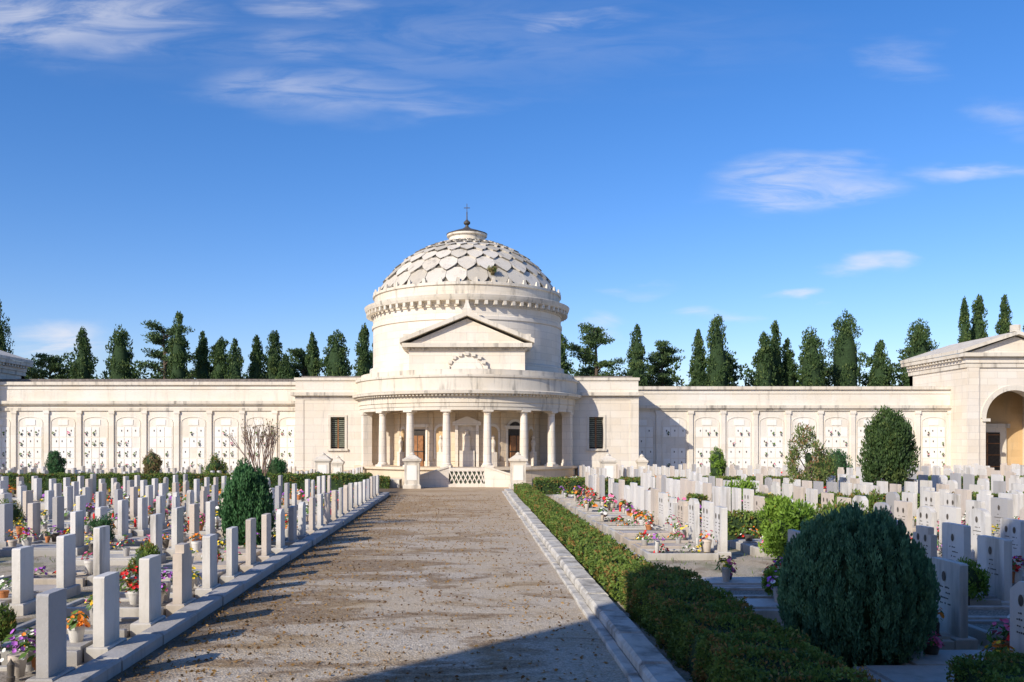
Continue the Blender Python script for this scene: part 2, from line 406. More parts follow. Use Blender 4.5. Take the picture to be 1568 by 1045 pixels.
for s in (-1, 1):
    g = MB(); yf = 58.0; xa, xb = 6.6, 10.85; xw = 8.2; ww = .45; z0, z1 = 2.1, 4.1
    def bx(x0, x1, y0, y1, za, zb, m=0):
        x0, x1 = sorted((x0*s, x1*s)); g.box(x0, x1, y0, y1, za, zb, m)
    bx(xa, xw-ww, yf, 66, 0, 5.2); bx(xw+ww, xb, yf, 66, 0, 5.2)
    bx(xw-ww, xw+ww, yf, 66, 0, z0); bx(xw-ww, xw+ww, yf, 66, z1, 5.2)
    bx(xw-ww, xw+ww, yf+.3, yf+.34, z0, z1, 1)
    bx(xw-.04, xw+.04, yf+.2, yf+.3, z0, z1, 3)
    for q in range(1, 16): bx(xw-ww+.05, xw-.06, yf+.22, yf+.3, z0+q*.125, z0+q*.125+.07, 6); bx(xw+.06, xw+ww-.05, yf+.22, yf+.3, z0+q*.125, z0+q*.125+.07, 6)
    bx(xw-ww-.14, xw-ww-.002, yf-.06, yf+.1, z0, z1+.14, 2); bx(xw+ww+.002, xw+ww+.14, yf-.06, yf+.1, z0, z1+.14, 2)
    bx(xw-ww, xw+ww, yf-.06, yf+.1, z1+.002, z1+.14, 2); bx(xw-ww-.2, xw+ww+.2, yf-.14, yf+.1, z0-.14, z0-.002, 2)
    bx(xa, xb+.12, yf-.12, 66, 0, .75, 4)
    bx(xa, xb+.05, yf-.05, 66, 5.2, 5.45, 2); bx(xa, xb+.3, yf-.3, 66, 5.45, 5.66, 2)
    bx(xa, xb+.02, yf-.02, 66, 5.66, 6.42, 0); bx(xa, xb+.1, yf-.1, 66, 6.42, 6.6, 2)
    bx(xa, xb-.3, yf+.3, 66, 6.6, 6.72, 5)
    bx(xb-.5, xb+.04, yf-.04, yf+.4, .75, 5.2, 0)
    g.build('side_block', [M_white, M_dark, M_trim, M_wood, M_warm, M_tile, plain('shutter_green', (.20, .21, .15), .6)], chapel)

g = MB(); ys = 50.6
g.box(-.95, .95, ys+.12, 52.4, 0, 1.04); g.box(-1.0, 1.0, ys, ys+.12, 0, .2, 0); g.box(-1.0, 1.0, ys, ys+.3, .88, 1.06, 0)
g.face([(-.95, ys+.11, .2), (.95, ys+.11, .2), (.95, ys+.11, .88), (-.95, ys+.11, .88)], 1)  # dark panel before solid stone makes the lattice holes dark
for i in range(9):
    for d in (-1, 1):
        x = -1.0+i*.25; xa2, xb2 = (x, x+.34*1) if d > 0 else (x+.34, x)
        x0, x1 = max(-.98, min(.98, xa2)), max(-.98, min(.98, xb2))
        g.hexa([(x0-.035, ys+.03+.03*d, .2), (x0+.035, ys+.03+.03*d, .2), (x0+.035, ys+.07+.03*d, .2), (x0-.035, ys+.07+.03*d, .2),
                (x1-.035, ys+.03+.03*d, .88), (x1+.035, ys+.03+.03*d, .88), (x1+.035, ys+.07+.03*d, .88), (x1-.035, ys+.07+.03*d, .88)], 0)
for s in (-1, 1):
    for i in range(6):
        x0, x1 = sorted((s*(1.0+i*.3), s*(1.0+(i+1)*.3)))
        g.box(x0, x1, ys+.3, 52.3, 0, 1.04-(i+1)*.15)
    a, b2 = 1.0*s, 2.75*s
    g.hexa([(a, ys, 0), (b2, ys-.35, 0), (b2, ys-.1, 0), (a, ys+.28, 0), (a, ys, 1.1), (b2, ys-.35, .55), (b2, ys-.1, .55), (a, ys+.28, 1.1)], 0)
    g.hexa([(a, ys-.05, 1.1), (b2, ys-.4, .55), (b2, ys-.05, .55), (a, ys+.33, 1.1), (a, ys-.05, 1.2), (b2, ys-.4, .65), (b2, ys-.05, .65), (a, ys+.33, 1.2)], 2)
    g.lathe([(4.3, 0), (4.3, .45), (3.95, .5), (3.95, 0)], s*2.2, 53.6, *( (math.radians(20), math.radians(88)) if s > 0 else (math.radians(-88), math.radians(-20))), n=20, m=2)
g.build('double_stair', [M_white, M_lattice, M_trim], chapel)
def pedestal(x, y, h, w=.8):
    g = MB()
    g.obox(x, y, 0, .18, w*1.2, w*1.2, 0); g.obox(x, y, .18, .26, w*1.1, w*1.1, 0, 0, .92); g.obox(x, y, .26, h-.35, w, w, 0)
    g.box(x-w*.33, x+w*.33, y-w/2-.02, y-w/2+.01, .45, h-.5, 1)
    g.obox(x, y, h-.35, h-.27, w*1.1, w*1.1, 0); g.obox(x, y, h-.27, h-.15, w*1.25, w*1.25, 0); g.obox(x, y, h-.15, h+.05, w*1.1, w*1.1, 0, 0, .35)
    g.lathe([(.1, h), (.16, h+.08), (.08, h+.16), (0, h+.22)], x, y, n=12)
    g.build('stone_pedestal', [M_trim, M_plaque])
pedestal(-2.95, 49.3, 1.75, .8); pedestal(2.75, 49.3, 1.75, .8)
pedestal(-8.25, 52.5, 1.7, .78); pedestal(8.1, 52.5, 1.65, .78); pedestal(10.1, 52.8, 1.6, .5); pedestal(-7.7, 54.5, 1.5, .6)

# ------------------------------------------------------------------ burial wall wings
fcols = [plain('fl_red', (.70, .03, .03), .6), plain('fl_pink', (.80, .18, .34), .6), plain('fl_white', (.82, .80, .74), .6),
         plain('fl_yellow', (.85, .62, .05), .6), plain('fl_orange', (.85, .26, .03), .6), plain('fl_purple', (.42, .13, .52), .6), leafmat('fl_leaf', (.06, .13, .03), (.16, .28, .06))]
XP = 33.06
def wing(s, yf, top, name):
    root = empty(name); g = MB(); X0, X1 = 10.87, XP
    def bx(x0, x1, y0, y1, za, zb, m=0):
        x0, x1 = sorted((x0*s, x1*s)); g.box(x0, x1, y0, y1, za, zb, m)
    bx(X0, X1, yf, yf+6, 0, top-.5); bx(X0, X1, yf-.12, yf, 0, .55, 1)
    bx(X0, X1, yf-.1, yf, 4.65, 4.85, 1); bx(X0, X1, yf-.26, yf, top-1.5, top-1.3, 1); bx(X0, X1, yf-.18, yf, top-1.58, top-1.5, 1)
    bx(X0, X1, yf-.05, yf+6, top-.5, top-.22, 0); bx(X0, X1, yf-.2, yf+.5, top-.22, top, 1)
    if s < 0: bx(X0, X1, yf+1.0, yf+6, top-.1, top+.27, 3)
    n = 10; W = (X1-X0)/n
    for i in range(n+1):
        c = X0+i*W
        bx(c-.15, c+.15, yf-.11, yf, .55, 4.45, 0); bx(c-.2, c+.2, yf-.15, yf, 4.45, 4.65, 0)
    for i in range(n):
        c = X0+(i+.5)*W
        pts = []
        for k in range(13):
            q = pi*(k/12); pts.append(((c+.80*math.cos(q))*s, 3.9+.32*math.sin(q)))
        for k in range(12):
            (xa, za), (xb2, zb) = pts[k], pts[k+1]
            g.hexa([(xa, yf-.035, za), (xb2, yf-.035, zb), (xb2, yf, zb), (xa, yf, za), (xa, yf-.035, za+.05), (xb2, yf-.035, zb+.05), (xb2, yf, zb+.05), (xa, yf, za+.05)], 0)
        for o in (-.84, .80): bx(c+o, c+o+.04, yf-.035, yf, .55, 3.9, 0)
        bx(c-.33, c+.33, yf-.03, yf, 3.68, 4.05, 2)
        for r in range(4):
            for k in range(3):
                if R.random() < .08: continue
                xc = c-.52+k*.52; z = .72+r*.72
                bx(xc-.235, xc+.235, yf-.022, yf, z, z+.66, 2)
                if R.random() < .8:
                    o = R.uniform(-.08, .08); bx(xc+o-.03, xc+o+.03, yf-.04, yf-.022, z+.36, z+.48, 4)
                if R.random() < .55:
                    bx(xc+.08, xc+.14, yf-.11, yf-.03, z+.1, z+.2, 4)
                    for q in range(6):
                        p = Vector(((xc+.11)*s+R.uniform(-.07, .07), yf-.1+R.uniform(-.06, .04), z+.27+R.uniform(-.07, .09))); mm = R.choice((4, 6, 11, 11, 11, 11, 11))
                        e = .045; g.face([p+Vector((-e, 0, 0)), p+Vector((0, 0, -e)), p+Vector((e, R.uniform(-.03, .03), 0)), p+Vector((0, 0, e))], mm)
    g.build('wall', [M_wing, M_trim, M_plaque, M_tile, M_bronze]+fcols, root)
wing(-1, 62.3, 6.62, 'burial_wall_wing'); wing(1, 62.6, 6.33, 'burial_wall_wing')

def pavilion(s, yf):
    root = empty('arched_pavilion'); g = MB(); X0 = XP; cx = 36.2; X1 = 39.34; r = 1.87; zs = 4.08; zt = 7.75; yb = 68.3
    def P(x, y, z): return (x*s, y, z)
    def bx(x0, x1, y0, y1, za, zb, m=0):
        x0, x1 = sorted((x0*s, x1*s)); g.box(x0, x1, y0, y1, za, zb, m)
    bx(X0, cx-r, yf, yf+.9, 0, zt); bx(cx+r, X1, yf, yf+.9, 0, zt)
    n = 24
    for i in range(n):
        a, b2 = pi*i/n, pi*(i+1)/n
        p0 = (cx+r*math.cos(a), zs+r*math.sin(a)); p1 = (cx+r*math.cos(b2), zs+r*math.sin(b2))
        g.face([P(p0[0], yf, p0[1]), P(p1[0], yf, p1[1]), P(p1[0], yf, zt), P(p0[0], yf, zt)])
        g.face([P(p0[0], yf, p0[1]), P(p1[0], yf, p1[1]), P(p1[0], yf+.9, p1[1]), P(p0[0], yf+.9, p0[1])])
        q0 = (cx+(r+.33)*math.cos(a), zs+(r+.33)*math.sin(a)); q1 = (cx+(r+.33)*math.cos(b2), zs+(r+.33)*math.sin(b2))
        g.face([P(p0[0], yf-.07, p0[1]), P(p1[0], yf-.07, p1[1]), P(q1[0], yf-.07, q1[1]), P(q0[0], yf-.07, q0[1])], 1)
        g.face([P(q0[0], yf-.07, q0[1]), P(q1[0], yf-.07, q1[1]), P(q1[0], yf, q1[1]), P(q0[0], yf, q0[1])], 1)
    for xx in (cx-r, cx+r): bx(xx-.25, xx+.25, yf-.12, yf+.02, zs-.2, zs, 1)
    bx(X0, X0+.8, yf-.1, yf, 0, 7.45, 0); bx(X1-.8, X1, yf-.1, yf, 0, 7.45, 0)
    bx(X0, X0+.5, yf+.9, yb, 0, zt); bx(X1-.5, X1, yf+.9, yb, 0, zt); bx(X0, X1, yb-.5, yb, 0, zt)
    bx(X0-.1, X1+.1, yf-.12, yb, 7.45, zt+.02, 1); bx(X0-.18, X1+.18, yf-.2, yb, 7.75, 8.15, 0); bx(X0-.5, X1+.5, yf-.5, yb+.3, 8.15, 8.4, 1)
    for i in range(18): bx(X0-.4, X0-.2, yf+.1+i*.42, yf+.3+i*.42, 7.97, 8.15, 1)
    g.face([P(X0, yf-.1, 8.4), P(X1, yf-.1, 8.4), P(cx, yf-.1, 9.5)])
    for a in (X0-.55, X1+.55):
        Q = []
        for z in (0, .22):
            Q += [P(a, yf-.55, 8.4+z), P(cx, yf-.55, 9.6+z), P(cx, yb+.3, 9.6+z), P(a, yb+.3, 8.4+z)]
        g.hexa(Q, 1)
    bx(cx-.22, cx+.22, yf-.4, yf+.1, 9.8, 10.25, 1)
    bx(X0+.5, X1-.5, yf+3.4, yf+3.6, 0, 7.4, 2)
    bx(cx-1.4, cx+1.4, yf+3.2, yf+3.4, 0, 3.5, 1); bx(cx-1.6, cx+1.6, yf+3.1, yf+3.4, 3.5, 3.8, 1); bx(cx-.9, cx+.9, yf+3.14, yf+3.2, 0, 3.2, 3)
    bx(cx-.05, cx+.05, yf+3.1, yf+3.14, 0, 3.2, 4)
    for z in (.8, 1.6, 2.4, 3.0): bx(cx-.9, cx+.9, yf+3.1, yf+3.14, z, z+.06, 4)
    g.build('walls', [M_white, M_trim, M_ochre, M_dark, M_wood], root)
pavilion(1, 60.5); pavilion(-1, 60.5)

# entrance building that stands behind the camera
root = empty('entrance_building'); g = MB()
g.box(-13.2, 34, -16, -4, 0, 15.4); g.box(-13.3, 34.1, -16.1, -3.9, 15.4, 15.8, 1); g.box(-13.35, 34.05, -16.05, -3.95, 0, .9, 1)
for i in range(10):
    x = -10.5+i*4.6; g.box(x-1, x+1, -3.99, -3.93, 1.2, 4.6, 2); g.box(x-1.2, x+1.2, -3.99, -3.8, 4.6, 4.9, 1); g.box(x-.8, x+.8, -3.99, -3.93, 7, 9.6, 2)
g.build('walls', [M_white, M_trim, M_dark], root)

# ------------------------------------------------------------------ graves
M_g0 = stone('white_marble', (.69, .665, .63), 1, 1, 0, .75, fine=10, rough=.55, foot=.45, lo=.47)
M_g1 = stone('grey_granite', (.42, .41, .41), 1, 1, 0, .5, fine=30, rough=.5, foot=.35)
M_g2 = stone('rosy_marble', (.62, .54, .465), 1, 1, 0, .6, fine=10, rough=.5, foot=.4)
M_soil = plain('grave_gravel', (.30, .26, .21), .95, .6, 40)
M_terra = plain('terracotta', (.50, .20, .08), .8)
GM = [M_g0, M_g1, M_g2, M_soil, M_terra, M_bronze]+fcols

def bouquet(g, x, y, z, r, n, near):
    c1 = R.randrange(6, 12); c2 = R.choice((c1, c1, 8, R.randrange(6, 12)))
    e0 = .028 if near else .055
    for i in range(n):
        u = R.uniform(0, 2*pi); v = R.random()
        p = Vector((x+r*math.cos(u)*math.sqrt(v), y+r*math.sin(u)*math.sqrt(v), z+r*(.9*(1-v)+R.uniform(-.2, .4))))
        leaf = i % 2 == 0
        e = e0*R.uniform(.7, 1.4)
        nn = (Vector((math.cos(u)*v, math.sin(u)*v, .7))+Vector((R.uniform(-.5, .5), R.uniform(-.5, .5), R.uniform(-.3, .3)))).normalized()
        a = nn.orthogonal().normalized(); b2 = nn.cross(a)
        if leaf:
            g.face([p-a*e*1.8, p+b2*e*.7, p+a*e*1.8, p-b2*e*.7], 12)
        else:
            k = 6
            ring = [p+(a*math.cos(2*pi*q/k)+b2*math.sin(2*pi*q/k))*e+nn*e*.4 for q in range(k)]
            m = c1 if R.random() < .65 else c2
            if near:
                for q in range(k): g.face([p, ring[q], ring[(q+1) % k]], m)
            else: g.face(ring, m)

def pot(g, x, y, z, r, h, m, n=8):
    g.lathe([(0, z+h), (r, z+h), (r*1.08, z+h), (r*1.08, z+h*.8), (r, z+h*.8), (r*.7, z)], x, y, n=n, m=m)

def stele(g, x, y, w, h, t, z0, style, m, near):
    if style == 0: pr = [(-w/2, 0), (w/2, 0), (w/2, h-.02), (w/2-.02, h), (-w/2+.02, h), (-w/2, h-.02)]
    elif style == 1: pr = [(-w/2, 0), (w/2, 0)]+[(w/2*math.cos(pi*i/10), h-.14+.14*math.sin(pi*i/10)) for i in range(11)]
    elif style == 2: pr = [(-w/2, 0), (w/2, 0), (w/2, h-.1), (w/4, h), (-w/4, h), (-w/2, h-.1)]
    else: pr = [(-w/2, 0), (w/2, 0), (w/2, h-.12), (w/2-.1, h-.12), (w/2-.1, h), (-w/2+.1, h), (-w/2+.1, h-.12), (-w/2, h-.12)]
    A = [(x-t/2, y+a, z0+b) for a, b in pr]; B = [(x+t/2, y+a, z0+b) for a, b in pr]
    g.face(A[::-1], m); g.face(B, m)
    for i in range(len(pr)):
        j = (i+1) % len(pr); g.face([A[i], A[j], B[j], B[i]], m)
    if near:
        xf = x-t/2
        for yo in ((0,) if R.random() < .5 else (-w*.2, w*.2)):
            k = 10; g.face([(xf-.006, y+yo+.045*math.cos(2*pi*i/k), z0+h*.78+.062*math.sin(2*pi*i/k)) for i in range(k)], 5)
            for i in range(4):
                ww = R.uniform(.05, w*(.3 if yo == 0 else .15)); zz = z0+h*(.62-i*.075)
                nl = max(2, int(ww*2/.035))
                for q in range(nl):
                    if R.random() < .8:
                        yq = y+yo-ww+q*.035; g.box(xf-.004, xf+.001, yq, yq+.022, zz, zz+.018*R.uniform(.7, 1.2), 5)

def grave(g, x, y, side, d):
    near = d < 26
    m = R.choices((0, 1, 2), (.60, .16, .24))[0]
    w = (.43 if side < 0 else .64)*R.uniform(.92, 1.08); h = R.uniform(.77, .87) if side < 0 else R.uniform(.82, 1.02); t = R.uniform(.09, .13)
    z0 = .16
    if near: g.cbox(x-.14, x+.12, y-w/2-.06, y+w/2+.06, 0, z0, .015, m)
    else: g.box(x-.12, x+.1, y-w/2-.05, y+w/2+.05, 0, z0, m)
    st = R.choices((0, 1, 2, 3), (.86, .05, .05, .04))[0]
    if side > 0: st = R.choices((0, 1, 2, 3), (.8, .07, .07, .06))[0]
    stele(g, x+R.uniform(-.015, .015), y, w, h, t, z0, st, m if R.random() < .8 else 0, near)
    xb = x-.16; xa = x-1.62; bw = .42; m2 = R.choices((0, 1, 2), (.6, .2, .2))[0]; hb = R.uniform(.10, .2)
    if near:
        g.cbox(xa, xb, y-bw, y-bw+.09, 0, hb, .01, m2); g.cbox(xa, xb, y+bw-.09, y+bw, 0, hb, .01, m2)
        g.cbox(xa, xa+.09, y-bw+.092, y+bw-.092, 0, hb+.003, .01, m2)
    else:
        g.box(xa, xb, y-bw, y-bw+.09, 0, hb, m2); g.box(xa, xb, y+bw-.09, y+bw, 0, hb, m2); g.box(xa, xa+.09, y-bw+.092, y+bw-.092, 0, hb, m2)
    k = R.random()
    if k < .42: g.box(xa+.09, xb, y-bw+.092, y+bw-.092, 0, hb+.03, m2)
    else:
        g.box(xa+.09, xb, y-bw+.092, y+bw-.092, 0, hb-.04, 3)
        if k > .7 and d < 45:
            for _ in range(3): bouquet(g, xa+R.uniform(.2, 1.2), y+R.uniform(-.2, .2), hb-.02, .14, 26 if near else 9, near)
    nb = R.choices((0, 1, 2, 3), (.04, .22, .38, .36))[0]
    if d > 45: nb = min(nb, 1)
    for i in range(nb):
        bx_ = x-.32-R.choice((0, 0, .35, .8, 1.1))*R.uniform(.7, 1); by = y+R.uniform(-.27, .27)
        ph = R.uniform(.12, .26); pr = R.uniform(.055, .10)
        pot(g, bx_, by, hb, pr, ph, R.choice((4, 0, 5, 2, 1)), 10 if near else 6)
        bouquet(g, bx_, by, hb+ph, R.uniform(.11, .2), (64 if d < 16 else 32) if near else 14, near)
    if R.random() < .6:
        lx, ly = x-.28, y+R.choice((-.25, .25))
        g.lathe([(.035, hb), (.04, hb+.05), (.03, hb+.06), (.035, hb+.17), (.015, hb+.2), (0, hb+.23)], lx, ly, n=6, m=R.choice((5, 5, 6, 0)))

bulk_l, bulk_r, bulk_lf, bulk_rf = MB(), MB(), MB(), MB()
def fill(side, xs, y0, y1, sp, bulk, first):
    for ri, x in enumerate(xs):
        y = y0+R.uniform(-.05, .2)*ri
        while y < y1:
            if abs(x)/max(y, 1) < .72 and (R.random() > (.0 if ri == 0 and side < 0 else .07)) and not (x > 5 and x < 8.5 and 16.8 < y < 19):
                if first and ri == 0 and y < 36:
                    q = MB(); grave(q, x, y, side, y); q.build('grave', GM)
                else: grave(bulk, x+R.uniform(-.03, .03), y, side, math.hypot(x*.5, y))
            y += sp*R.uniform(.98, 1.02)
fill(-1, [-4.06]+[-6.3-2.2*i for i in range(14)], 8.95, 42.5, 1.36, bulk_l, True)
fill(-1, [-6.4-2.2*i for i in range(15)], 46.5, 60, 1.32, bulk_lf, False)
fill(1, [5.35], 12.6, 41, 1.12, bulk_r, True)
fill(1, [7.75+2.25*i for i in range(14)], 11.2, 41, 1.08, bulk_r, False)
fill(1, [7.0+2.3*i for i in range(14)], 46.5, 60, 1.2, bulk_rf, False)
for x, y in ((6.15, 9.7), (5.6, 9.0), (5.75, 10.9), (8.0, 9.9)):
    q = MB(); grave(q, x, y, 1, 9); q.build('grave', GM)
bulk_l.build('grave_rows', GM); bulk_lf.build('grave_rows', GM); bulk_r.build('grave_rows', GM); bulk_rf.build('grave_rows', GM)

# ------------------------------------------------------------------ vegetation
L_cyp = leafmat('cypress_foliage', (.03, .062, .022), (.085, .145, .042), (.14, .19, .055), .45)
L_ced = leafmat('cedar_foliage', (.05, .09, .035), (.12, .18, .06), None, .5)
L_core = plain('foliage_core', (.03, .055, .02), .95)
L_thuja = leafmat('thuja_foliage', (.06, .15, .085), (.20, .38, .19), None, 6, .3)
L_hedge = leafmat('hedge_foliage', (.08, .14, .03), (.23, .32, .06), (.34, .19, .06), 1.6, .3)
L_dark = leafmat('dark_shrub_foliage', (.03, .10, .03), (.09, .21, .08), None, 1.5)
L_red = leafmat('rusty_foliage', (.20, .14, .06), (.36, .24, .12), (.16, .26, .06), 1.2)
L_mix = leafmat('sparse_tree_foliage', (.10, .15, .04), (.22, .28, .08), (.34, .17, .09), 1.1)
L_lime = leafmat('bright_foliage', (.10, .20, .025), (.28, .42, .06), None, 1.5)

def cypress(x, y, H, W):
    root = empty('cypress_tree')
    g = MB(); g.seg((x, y, 0), (x, y, H*.5), .28, .15, 8, 0); g.seg((x, y, H*.5), (x, y, H*.93), .15, .03, 6, 0)
    kn = rng.uniform(.16, .34)
    pts = []
    for i in range(14):
        t = i/13; pts.append((W*.5*.62*min(1, max(0, (.97-t)/kn))**.6*(.6+.4*min(1, t/.2))+.01, H*(.1+.83*t)))
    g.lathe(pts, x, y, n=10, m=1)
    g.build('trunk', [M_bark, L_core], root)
    K = 140; t = .06+.94*rng.random(K)**.75
    pw = rng.uniform(.4, .6)
    pr = np.minimum(1, ((1-t)/kn))**pw*(.78+.22*np.minimum(1, t/.3))
    a = rng.random(K)*2*pi; rr = W*.5*pr*rng.uniform(.5, .88, K)
    C = np.stack([x+rr*np.cos(a), y+rr*np.sin(a), H*(.02+.945*t)], 1)
    s = rng.uniform(.75, 1.2, K)
    Rr = np.stack([W*.17*s*(.5+.5*pr), W*.17*s*(.5+.5*pr), H*.036*s], 1)
    P, U = clump_pts(C, Rr, 6400, .5, 1.0, .4, .35)
    leaves('crown', P, U, rng.uniform(.08, .17, len(P)), rng.uniform(.04, .085, len(P)), L_cyp, root)
cyp = [(-42.5, 15.5, 2.2), (-38.8, 16.1, 2.9), (-31.3, 16.9, 2.0), (-29.6, 15.3, 1.9), (-26.9, 14.2, 2.1), (-25.2, 14.0, 2.1), (-23.4, 14.7, 2.0), (-21.6, 15.3, 2.1),
       (-19.9, 12.4, 2.0), (-17.3, 14.9, 1.7), (-14.1, 15.0, 2.8), (-11.1, 15.4, 2.1), (-10.0, 14.6, 1.8), (10.2, 16.0, 2.2), (18.8, 15.8, 2.1), (25.7, 15.3, 1.9), (27.7, 17.0, 3.0),
       (31.8, 14.5, 2.1), (33.6, 16.0, 2.0), (35.4, 14.2, 2.2), (37.1, 15.4, 2.7), (42.4, 17.6, 3.6), (45.7, 14.0, 2.4), (50, 16.5, 3.4), (48.6, 15.4, 2.4), (53.1, 18.1, 1.2), (55.6, 19, 2.0), (58.9, 19, 2.1), (61.5, 17, 2.4), (-51.6, 18.6, 3.4), (-54.5, 17, 3)]
for x, H, W in cyp: cypress(x, 100+R.uniform(-2.5, 2.5), H, W*1.1)

def cedar(x, y, H, W, pads=26):
    root = empty('cedar_tree'); g = MB()
    g.seg((x, y, 0), (x+.2, y, H*.55), .42, .25, 8); g.seg((x+.2, y, H*.55), (x, y, H*.95), .25, .05, 6)
    C = []; Rr = []
    for i in range(pads):
        t = .45+.53*(i+.5)/pads; a = R.uniform(0, 2*pi); rad = W*.5*R.uniform(.35, .9)*(1 if t < .85 else .55)
        c = (x+rad*math.cos(a), y+rad*math.sin(a)*.8, H*t); C.append(c); q = W*R.uniform(.11, .19); Rr.append((q, q, H*R.uniform(.018, .03)))
        g.seg((x+.1, y, H*t-.8), c, .1, .03, 5)
        for _ in range(2):
            u = R.uniform(.3, .8); C.append((x+(c[0]-x)*u, y+(c[1]-y)*u, c[2]-.3+R.uniform(-.2, .3))); Rr.append((q*.8, q*.8, H*.025))
    g.build('trunk', [M_bark], root)
    P, U = clump_pts(np.array(C), np.array(Rr), 9500, .2, .5, .7, .6)
    leaves('crown', P, U, rng.uniform(.1, .22, len(P)), rng.uniform(.04, .09, len(P)), L_ced, root)
for a in ((-34.5, 104, 16.4, 8.5, 34), (-47.5, 104, 12.8, 7), (14.6, 104, 16.3, 6.8), (22.3, 105, 14.4, 7.5), (40, 106, 12.9, 6), (-29, 106, 14.6, 5), (29.8, 106, 13.3, 6), (-19, 106, 13.6, 5.5), (52, 106, 14, 6)): cedar(*a)
C = []; Rr = []
x = -62
while x < 66:
    if abs(x) > 8:
        h = R.uniform(10.8, 13.6)
        for k in range(7):
            C.append((x+R.uniform(-1.2, 1.2), 111+R.uniform(-2, 2), h*(.4+.6*k/6)-.6)); q = R.uniform(.8, 1.5); Rr.append((q, q, q*.9))
    x += R.uniform(1.2, 2.1)
P, U = clump_pts(np.array(C), np.array(Rr), 52000, .4, .6, .6, .6)
leaves('distant_trees', P, U, rng.uniform(.16, .3, len(P)), rng.uniform(.08, .16, len(P)), L_cyp)

def shrub(name, x, y, w, h, z0, K, N, leaf, mat, up=.8, csz=.17, trunk=True, egg=0, core=.72, zs=1.3, kmin=.6, kmax=.86, rnd=.35, even=False):
    root = empty(name); g = MB()
    if trunk:
        g.seg((x, y, 0), (x, y, z0+h*.5), .05+.02*w, .03, 7)
        for i in range(7):
            a = i*2.4; g.seg((x, y, z0+h*(.05+.06*i)), (x+w*.38*math.cos(a), y+w*.38*math.sin(a), z0+h*(.3+.09*i)), .03, .008, 5)
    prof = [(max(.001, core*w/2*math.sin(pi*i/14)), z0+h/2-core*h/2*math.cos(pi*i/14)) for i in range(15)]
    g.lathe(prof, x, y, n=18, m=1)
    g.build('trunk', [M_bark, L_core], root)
    if even:
        i = np.arange(K)+.5; zz = 1-2*i/K; an = i*2.399963; rr = np.sqrt(1-zz*zz)
        d = np.stack([rr*np.cos(an), rr*np.sin(an), zz], 1)+rng.normal(size=(K, 3))*.06; d /= np.linalg.norm(d, axis=1, keepdims=True)
    else: d = unit(K)
    tz = d[:, 2]
    wid = (w/2)*(1-egg*tz)
    k = rng.uniform(kmin, kmax, K)
    C = np.stack([x+d[:, 0]*wid*k, y+d[:, 1]*wid*k, z0+h/2+d[:, 2]*h/2*k], 1)
    s = rng.uniform(.7, 1.25, K)*w*csz; Rr = np.stack([s, s, s*zs], 1)
    P, U = clump_pts(C, Rr, N, .45, up, .5, rnd)
    leaves('crown', P, U, leaf*rng.uniform(.7, 1.3, N), leaf*.38*rng.uniform(.7, 1.3, N), mat, root)
shrub('round_thuja_shrub', 4.25, 10.0, 1.66, 1.60, .03, 560, 95000, .024, L_thuja, 1.6, .036, True, .1, .86, 3.4, .84, .95, .25, True)
shrub('dark_conifer_shrub', -4.95, 20.6, 1.15, 1.85, .05, 150, 16000, .045, L_dark, 1.6, .08, True, .15, .75, 3.2, .75, .95, .3, True)
shrub('oval_thuja_tree', 15.9, 34.5, 2.1, 3.35, .5, 130, 13000, .07, L_cyp, 1.0, .12, True, .28, .66, 1.7)
shrub('sparse_small_tree', 12.7, 34.0, 1.7, 2.75, .5, 40, 3600, .06, L_mix, .9, .12, True, .38, .15, 1.9)
shrub('leafy_green_bush', 6.2, 17.6, 1.1, 1.3, .1, 40, 6000, .05, L_lime, .5, .18, True, 0, .6, 1)
shrub('leafy_green_bush', 7.4, 18.2, 1.5, 1.1, .1, 40, 7000, .05, L_hedge, .5, .18, True, 0, .6, 1)
for a in ((-22.5, 50, 1.0, 2.2, L_dark), (-17.2, 50, 1.1, 2.1, L_red), (-13.5, 49, 1.4, 1.7, L_hedge), (-10.0, 48, 1.2, 1.8, L_dark), (13.4, 49, 1.0, 2.3, L_lime), (9.0, 30, 1.2, 1.2, L_lime), (17, 44, 1.5, 1.9, L_hedge), (21, 52, 1.6, 2.2, L_dark), (-3.0, 51.5, .8, .8, L_dark), (11.3, 26, 1.0, 1.1, L_hedge), (18.5, 27, 1.0, 1.2, L_dark)):
    shrub('garden_shrub', a[0], a[1], a[2], a[3], .02, 40, 3500, .055, a[4], .8, .17)
for a in ((-5.1, 9.9, .4, .45, L_hedge), (-7.4, 13.2, .5, .5, L_lime), (-5.2, 14.8, .45, .55, L_hedge), (4.45, 13.1, .4, .4, L_lime), (7.1, 13.0, .55, .5, L_lime), (-8.0, 20, .5, .6, L_dark), (-12, 24, .6, .7, L_hedge)):
    shrub('potted_shrub', a[0], a[1], a[2], a[3], .22, 24, 2600, .026, a[4], .7, .2)

root = empty('bare_tree'); g = MB(); tips = []
def br(p, d, L, r, k):
    q = p+d*L; g.seg(p, q, r, r*.65, 5)
    if k == 0: tips.append(q); return
    for i in range(R.choice((2, 3, 3))):
        nd = (d+Vector((R.uniform(-.45, .45), R.uniform(-.45, .45), R.uniform(-.05, .6)))).normalized(); br(q, nd, L*R.uniform(.65, .85), r*.62, k-1)
for i in range(7): br(Vector((-5.55+R.uniform(-.15, .15), 24.5, .9)), Vector((R.uniform(-.3, .3), R.uniform(-.3, .3), 1)).normalized(), .64, .027, 4)
g.seg((-5.55, 24.5, 0), (-5.55, 24.5, 1.05), .06, .05, 7)
g.build('branches', [plain('reddish_bark', (.20, .13, .10), .9)], root)
T = np.array([tuple(t) for t in tips]); leaves('buds', T, rng.normal(size=T.shape), .03, .015, L_red, root)

